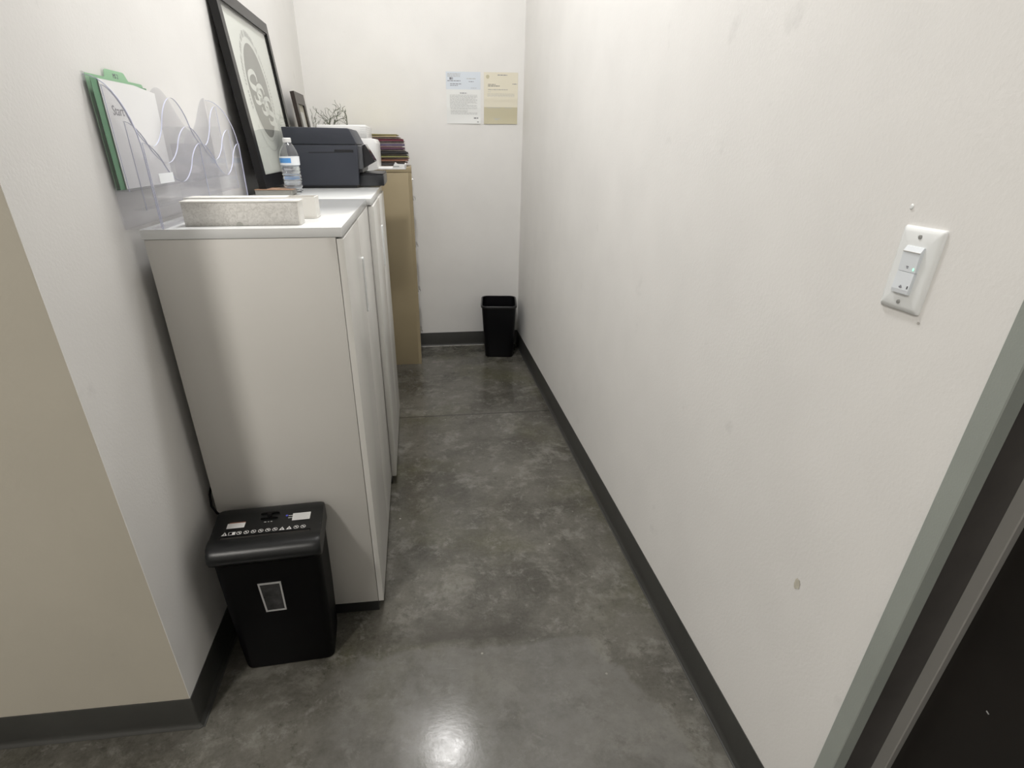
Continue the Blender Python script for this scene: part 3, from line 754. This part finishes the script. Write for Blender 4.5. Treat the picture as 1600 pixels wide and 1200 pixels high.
# head: profile in (y, z) swept over x, with rounded ends
hp = [(-.070, .392), (-.0865, .396), (-.0935, .408), (-.0945, .420), (-.0900, .430), (-.078, .4405), (-.060, .4445), (-.040, .4440), (-.034, .4420), (.060, .4480), (.084, .4480), (.094, .4440), (.098, .436), (.098, .392)]
h = MB(); rings = []
xs = [-.139, -.1375, -.134, -.127, -.118, -.10, .10, .118, .127, .134, .1375, .139]; sc_ = [.90, .945, .972, .99, .998, 1, 1, .998, .99, .972, .945, .90]
for x, s_ in zip(xs, sc_):
    rings.append([(x, y * s_, .415 + (zz - .415) * (.55 + .45 * s_) if zz > .415 else zz) for y, zz in hp])
h.loft(rings, M['dark2'], True); head = h.build('head', sh, sharp=50)
MB().box(-.110, .110, -.0395, -.0320, .4385, .4442, M['gap']).build('paper_slot', head)
MB().box(-.112, .112, -.0328, -.0300, .4415, .4452, M['dark']).build('slot_lip', head)
def top_z(y): return .4420 + (y + .034) / .094 * .0060 + .0003
ic = MB()
def flat(pts, m, dz=.0003): ic.poly([(x, y, top_z(y) + dz) for x, y in pts], m)
def circ(cx, cy, r, m, n=16, dz=.0003, r2=1.0): flat([(cx + r * math.cos(2 * PI * k / n), cy + r * r2 * math.sin(2 * PI * k / n)) for k in range(n)], m, dz)
icy = -.0165
for k in range(12):
    cx = -.104 + k * .0178; keep = ic; ic = MB()
    if k in (0, 8, 9):
        flat([(cx - .0072, icy - .006), (cx + .0072, icy - .006), (cx, icy + .007)], M['print']); flat([(cx - .0012, icy - .0045), (cx + .0012, icy - .0045), (cx + .0010, icy + .002), (cx - .0010, icy + .002)], M['dark'], .0005)
    elif k == 1:
        flat([(cx - .0085, icy - .0058), (cx + .0085, icy - .0058), (cx + .0085, icy + .0058), (cx - .0085, icy + .0058)], M['print'])
        flat([(cx - .0072, icy - .0046), (cx + .0008, icy - .0046), (cx + .0008, icy + .0046), (cx - .0072, icy + .0046)], M['dark'], .0005)
    else:
        circ(cx, icy, .0066, M['print']); circ(cx, icy, .0052, M['dark'], dz=.0005)
        rr = random.Random(k); 
        a = -PI / 4
        dx, dy = math.cos(a), math.sin(a); px, py = -dy * .0008, dx * .0008
        flat([(cx - dx * .005 + px, icy - dy * .005 + py), (cx + dx * .005 + px, icy + dy * .005 + py), (cx + dx * .005 - px, icy + dy * .005 - py), (cx - dx * .005 - px, icy - dy * .005 - py)], M['print'], .0007)
        circ(cx + rr.uniform(-.001, .001), icy + .0005, .0024, M['print'], 7, .0007)
    ic.build('safety_icon', head)
# tiny switch legends
ic = MB()
for x0_, w_ in ((-.012, .006), (-.002, .003), (.005, .004)): flat([(x0_, .0165), (x0_ + w_, .0165), (x0_ + w_, .0185), (x0_, .0185)], M['print'])
ic.build('switch_legend', head); ic = MB()
for x0_, w_, y_ in ((.049, .012, .033), (.049, .014, .0245)): flat([(x0_, y_), (x0_ + w_, y_), (x0_ + w_, y_ + .002), (x0_, y_ + .002)], M['print'])
circ(.0445, .036, .0032, M['blueled'], 12)
ic.build('maker_mark', head)
for (x0_, x1_, y0_, y1_, nl, nm) in ((-.104, -.060, .004, .024, 2, 0), (.060, .106, .012, .042, 4, 1)):
    ic = MB(); flat([(x0_, y0_), (x1_, y0_), (x1_ + .001, y1_), (x0_, y1_)], M['print'], .0006)
    for q in range(nl): 
        yy = y0_ + (y1_ - y0_) * (q + 1) / (nl + 1); flat([(x0_ + .004, yy), (x1_ - .004 - .004 * (q % 2), yy), (x1_ - .004 - .004 * (q % 2), yy + .0008), (x0_ + .004, yy + .0008)], M['ink2'], .0008)
    if nm == 0: flat([(x0_ + .004, y1_), (x1_ + .001, y1_), (x1_ + .001, y1_ + .004), (x0_ + .004, y1_ + .004)], FM['orange'], .0005)
    ic.build('warning_label', head)
k_ = MB(); k_.prism([(-.022, .030), (.022, .030), (.016, .0345), (-.016, .0345)], 'z', .4462, .4500, M['dark']); k_.prism([(-.024, .050), (.024, .050), (.018, .0550), (-.018, .0550)], 'z', .4475, .4515, M['dark'])
k_.box(-.006, .006, .0345, .050, .4465, .4530, M['dark'], .001); k_.build('slide_switch', head)
for x0_ in (-.136, .124): MB().box(x0_, x0_ + .012, -.0100, -.0088, .4395, .4432, M['ink']).build('seam_mark', head)
# window in the bin front: leaning quad, silver rim and smoked pane
def FYf(zz): return -.074 - .004 * (zz - .20) / .188 - .0009 if zz > .2 else -.068 - .006 * (zz - .012) / .188 - .0009
wq = [(-.020, .222), (.022, .222), (.034, .322), (-.036, .322)]
wq = [(-.0260, .2190), (.0270, .2190), (.0275, .3190), (-.0310, .3190)]
def ins(q, d): return [(q[0][0] + d, q[0][1] + d), (q[1][0] - d, q[1][1] + d), (q[2][0] - d, q[2][1] - d), (q[3][0] + d, q[3][1] - d)]
o_, i_ = wq, ins(wq, .0042); r_ = MB()
for a, c in ((0, 1), (1, 2), (2, 3), (3, 0)):
    r_.loft([[(o_[a][0] - .004, FYf(o_[a][1]) + .002, o_[a][1]), (o_[a][0] - .004, FYf(o_[a][1]) - .0018, o_[a][1]), (i_[a][0] - .004, FYf(i_[a][1]) - .0018, i_[a][1]), (i_[a][0] - .004, FYf(i_[a][1]) + .002, i_[a][1])],
             [(o_[c][0] - .004, FYf(o_[c][1]) + .002, o_[c][1]), (o_[c][0] - .004, FYf(o_[c][1]) - .0018, o_[c][1]), (i_[c][0] - .004, FYf(i_[c][1]) - .0018, i_[c][1]), (i_[c][0] - .004, FYf(i_[c][1]) + .002, i_[c][1])]], M['silver'], False)
wr = r_.build('window_rim', sh); r_ = MB(); r_.poly([(x - .004, FYf(zz) - .0006, zz) for x, zz in i_], M['window']); r_.build('window_pane', wr)
# power cord up behind the cabinet
c_ = MB(); c_.tube([(-.128, .092, .425), (-.150, .098, .436), (-.165, .112, .452), (-.170, .135, .475), (-.170, .20, .50), (-.168, .40, .46)], .0032, M['dark'], 8)
c_.tube([(-.122, .093, .423), (-.137, .096, .4295)], .005, M['ink2'], 8); c_.build('power_cord', sh)

# ------------------------------------------------------------------ waste bin in the far corner
wb = thing('waste_bin', (.541, 3.825, 0), 'black rectangular plastic waste bin in the far right corner', 'waste bin', None, math.radians(-7.5))
O = Vector((.5265, 3.83, 0)); h_ = .371
def wr_(x0, x1, y0, y1, r, z): return [(x, y, z) for x, y in rrect(x0, x1, y0, y1, r, 6)]
b = MB(); b.loft([wr_(.438, .626, 3.712, 3.950, .030, 0.0005), wr_(.433, .631, 3.706, 3.956, .034, .006), wr_(.4105, .6425, 3.682, 3.978, .040, h_ - .022), wr_(.4095, .6435, 3.681, 3.979, .040, h_ - .004),
               wr_(.4125, .6405, 3.684, 3.976, .038, h_ - .004), wr_(.4365, .6275, 3.710, 3.952, .032, .008)], M['bin'])
b.build('bin_body', wb, O, sharp=70)
b = MB(); b.loft([wr_(.4085, .6445, 3.680, 3.980, .041, h_ - .018), wr_(.4035, .6495, 3.675, 3.985, .045, h_ - .016), wr_(.4030, .6500, 3.6745, 3.9855, .046, h_ - .003), wr_(.4065, .6465, 3.678, 3.982, .043, h_), wr_(.4125, .6405, 3.684, 3.976, .038, h_ - .002)], mat('bin_rim_plastic', (.014, .014, .016), .35), True, False, False)
b.build('rim', wb, O, sharp=70)

# ------------------------------------------------------------------ papers on the back wall
def wall_paper(x0, label, kind):
    t = thing('wall_notice', (x0 + .107, BY - .001, 1.457), label, 'notice'); O = t.location
    W_, z1, z0 = .213, 1.736, 1.458; n = 12; mb = MB()
    def off(u, v):   # gentle curl at the foot and a fold or two
        c = .0012 + .004 * max(0, (.12 - v)) / .12 * (u if kind == 'blue' else 1 - .4 * u)
        c += .0018 * math.exp(-((v - (.50 if kind == 'cream' else .30)) / .02) ** 2)
        return c
    def P(u, v, e=0): return (x0 + W_ * u, BY - off(u, v) - e, z0 + (z1 - z0) * v)
    for i in range(n):
        for j in range(24):
            u0, u1, v0, v1 = i / n, (i + 1) / n, j / 24, (j + 1) / 24
            vm = (v0 + v1) / 2
            m_ = (M['paperb'] if vm > .66 else M['paperw']) if kind == 'blue' else (M['cream2'] if vm < .34 and .04 < (u0 + u1) / 2 < .97 else M['cream'])
            mb.poly([P(u0, v0), P(u1, v0), P(u1, v1), P(u0, v1)], m_, True)
    for i in range(n):
        mb.poly([P(i / n, 0), P((i + 1) / n, 0), (x0 + W_ * (i + 1) / n, BY - .0003, z0), (x0 + W_ * i / n, BY - .0003, z0)], M['cream' if kind == 'cream' else 'paperw'])
    bmesh.ops.remove_doubles(mb.bm, verts=mb.bm.verts, dist=1e-6)
    rr = random.Random(9 if kind == 'blue' else 12)
    def line(u0, u1, v, h, m_):
        u = u0
        while u < u1:
            w_ = min(rr.uniform(.03, .10), u1 - u)
            mb.poly([P(u, v, .0004), P(u + w_, v, .0004), P(u + w_, v + h, .0004), P(u, v + h, .0004)], m_); u += w_ + .014
    if kind == 'blue':
        for v in (.955, .93, .905): line(.04, .42, v, .012, M['ink2'])
        line(.10, .20, .85, .045, M['ink']); line(.04, .42, .822, .014, M['ink']); line(.12, .45, .765, .013, M['ink']); line(.12, .34, .735, .012, M['ink'])
        line(.60, .86, .865, .014, M['ink2']); line(.66, .80, .812, .012, M['ink']); line(.72, .88, .69, .010, M['ink2'])
        line(.40, .60, .590, .016, M['ink'])
        v = .555
        while v > .18: line(.10 + (.02 if v < .3 else 0), rr.choice((.90, .90, .86, .62)), v, .008, M['ink2']); v -= .0215
        line(.80, .93, .105, .018, M['inkd']); line(.90, .94, .030, .014, M['inkd'])
    else:
        circ_ = [P(.11 + .05 * math.cos(2 * PI * k / 14), .915 + .038 * math.sin(2 * PI * k / 14), .0004) for k in range(14)]; mb.poly(circ_, M['cream2'])
        line(.40, .68, .942, .014, M['ink']); line(.84, .97, .775, .014, M['ink']); line(.12, .34, .765, .010, M['inkd']); line(.12, .46, .735, .012, M['inkd']); line(.12, .70, .668, .008, M['ink']); line(.12, .20, .625, .007, M['ink2'])
        for v in (.590, .572, .555, .538): line(.10, .90, v, .005, M['ink2'])
        line(.08, .50, .318, .010, M['ink2']); line(.62, .84, .318, .010, M['ink2']); line(.28, .50, .105, .010, M['ink2']); line(.33, .43, .080, .020, M['ink2'])
    mb.build('sheet', t, O)
wall_paper(.2237, 'white notice with a pale blue heading, left of two on the back wall', 'blue')
wall_paper(.4580, 'cream coloured notice with a darker lower third, right of two on the back wall', 'cream')

# ------------------------------------------------------------------ light switch
sw = thing('light_switch', (RX, .7385, 1.1804), 'white rocker light switch on the right wall beside the door frame', 'light switch'); O = sw.location
cy, cz = .7385, 1.1804
def ringx(hw, hh, r, x): return [(x, cy + a, cz + c) for a, c in rrect(-hw, hw, -hh, hh, r, 4)]
mb = MB(); mb.loft([ringx(.0360, .0580, .003, RX), ringx(.0360, .0580, .003, RX - .0014), ringx(.0345, .0565, .003, RX - .0042), ringx(.0295, .0505, .003, RX - .0062), ringx(.0180, .0350, .0015, RX - .0064)], M['plate'], True); mb.build('wall_plate', sw, O, sharp=50)
# rocker paddle: two faces meeting at a shallow angle, proud of the plate, plus a dimmer bar on top
mb = MB(); yo = .0152
mb.prism([(RX - .0062, cz + .0325), (RX - .0085, cz + .0322), (RX - .0118, cz + .0258), (RX - .0106, cz - .002), (RX - .0062, cz - .002)], 'y', cy - yo, cy + yo, M['rock'])
up = mb.build('upper_paddle', sw, O)
mb = MB(); mb.prism([(RX - .0062, cz - .0026), (RX - .0106, cz - .0026), (RX - .0116, cz - .0270), (RX - .0108, cz - .0325), (RX - .0062, cz - .0332)], 'y', cy - yo, cy + yo, M['rock']); lo = mb.build('lower_paddle', sw, O)
MB().box(RX - .0128, RX - .0118, cy - yo, cy + yo, cz + .0248, cz + .0256, M['scuff']).build('seam', up, O)
for s_ in (1, -1):
    mb = MB(); mb.loft([[(RX - .0064 - h2, cy + .0002 + r2 * math.cos(2 * PI * k / 14), cz + s_ * .0455 + r2 * math.sin(2 * PI * k / 14)) for k in range(14)] for r2, h2 in ((.0031, -.0004), (.0029, .0009), (.0012, .0012))], M['scr'], True); mb.build('screw', sw, O)
MB().box(RX - .0112, RX - .0100, cy - .0122, cy - .0102, cz + .001, cz + .0045, M['led']).build('indicator', up, O)
mb = MB(); mb.box(RX - .0112, RX - .0100, cy - .0018, cy + .0020, cz + .0045, cz + .0060, M['ink']); mb.box(RX - .0111, RX - .0098, cy - .0014, cy + .0012, cz + .0028, cz + .0038, M['ink']); mb.build('upper_symbol', up, O)
mb = MB(); mb.box(RX - .0122, RX - .0112, cy - .0022, cy + .0024, cz - .0245, cz - .0228, M['ink']); mb.box(RX - .0120, RX - .0111, cy - .0010, cy + .0014, cz - .0222, cz - .0212, M['ink']); mb.box(RX - .0120, RX - .0110, cy - .0128, cy - .0112, cz - .0245, cz - .0205, M['inkd']); mb.build('lower_symbol', lo, O)

# ------------------------------------------------------------------ lamps out of frame overhead: the aisle lights and an added fill
def downlight(x, y, r, power, col, label, name='ceiling_light', group=None):
    t = thing(name, (x, y, CEIL), label, 'ceiling light', group); O = t.location
    MB().lathe([(r + .022, CEIL - .0005), (r + .022, CEIL - .004), (r + .004, CEIL - .008), (r, CEIL - .006), (r, CEIL - .0005)], x, y, M['shell'], 40, False, False).build('trim_ring', t, O)
    MB().lathe([(r, CEIL - .003), (.002, CEIL - .0032)], x, y, M['lens'], 40).build('diffuser', t, O)
    L = bpy.data.lights.new('lamp', 'AREA'); L.shape = 'DISK'; L.size = 2 * r; L.energy = power; L.color = col
    lo_ = bpy.data.objects.new('lamp', L); C.objects.link(lo_); lo_.location = (x, y, CEIL - .012)
    return t
downlight(.03, 3.01, .12, 9.5, (1, .988, .975), 'round recessed ceiling light over the far half of the aisle', group='recessed lights over the aisle')
downlight(.03, 1.90, .16, 29, (1, .988, .975), 'round recessed ceiling light over the near half of the aisle', group='recessed lights over the aisle')
downlight(-1.5, -.90, .18, 56, (1, .96, .90), 'unseen round fill light added over the open room behind the camera')  # unseen lamp, added for wider fill from the camera side
wd = bpy.data.worlds.new('world'); bpy.context.scene.world = wd; wd.use_nodes = True
wd.node_tree.nodes['Background'].inputs[0].default_value = (.5, .5, .5, 1); wd.node_tree.nodes['Background'].inputs[1].default_value = .3

# ------------------------------------------------------------------ camera
cam = bpy.data.cameras.new('camera'); co = bpy.data.objects.new('camera', cam); C.objects.link(co)
th_, ya, ro = map(math.radians, (-27.4186, 7.0214, .1904))
fw = Vector((math.sin(ya) * math.cos(th_), math.cos(ya) * math.cos(th_), math.sin(th_)))
rt = Vector((math.cos(ya), -math.sin(ya), 0)); up_ = rt.cross(fw)
r2 = rt * math.cos(ro) + up_ * math.sin(ro); u2 = -rt * math.sin(ro) + up_ * math.cos(ro)
co.matrix_world = Matrix(((r2.x, u2.x, -fw.x, 0), (r2.y, u2.y, -fw.y, 0), (r2.z, u2.z, -fw.z, 1.3391), (0, 0, 0, 1)))
cam.sensor_width = 36; cam.lens = 865.126 / 1600 * 36; cam.shift_x = (800 - 763.17) / 1600; cam.shift_y = (675.35 - 600) / 1600
cam.clip_start = .02
sc = bpy.context.scene; sc.camera = co
sc.view_settings.view_transform = 'Standard'; sc.view_settings.look = 'None'; sc.view_settings.gamma = 1; sc.view_settings.use_curve_mapping = False
sc.view_settings.exposure = 0.22
sc.cycles.transparent_max_bounces = 40; sc.cycles.max_bounces = 16; sc.cycles.transmission_bounces = 16
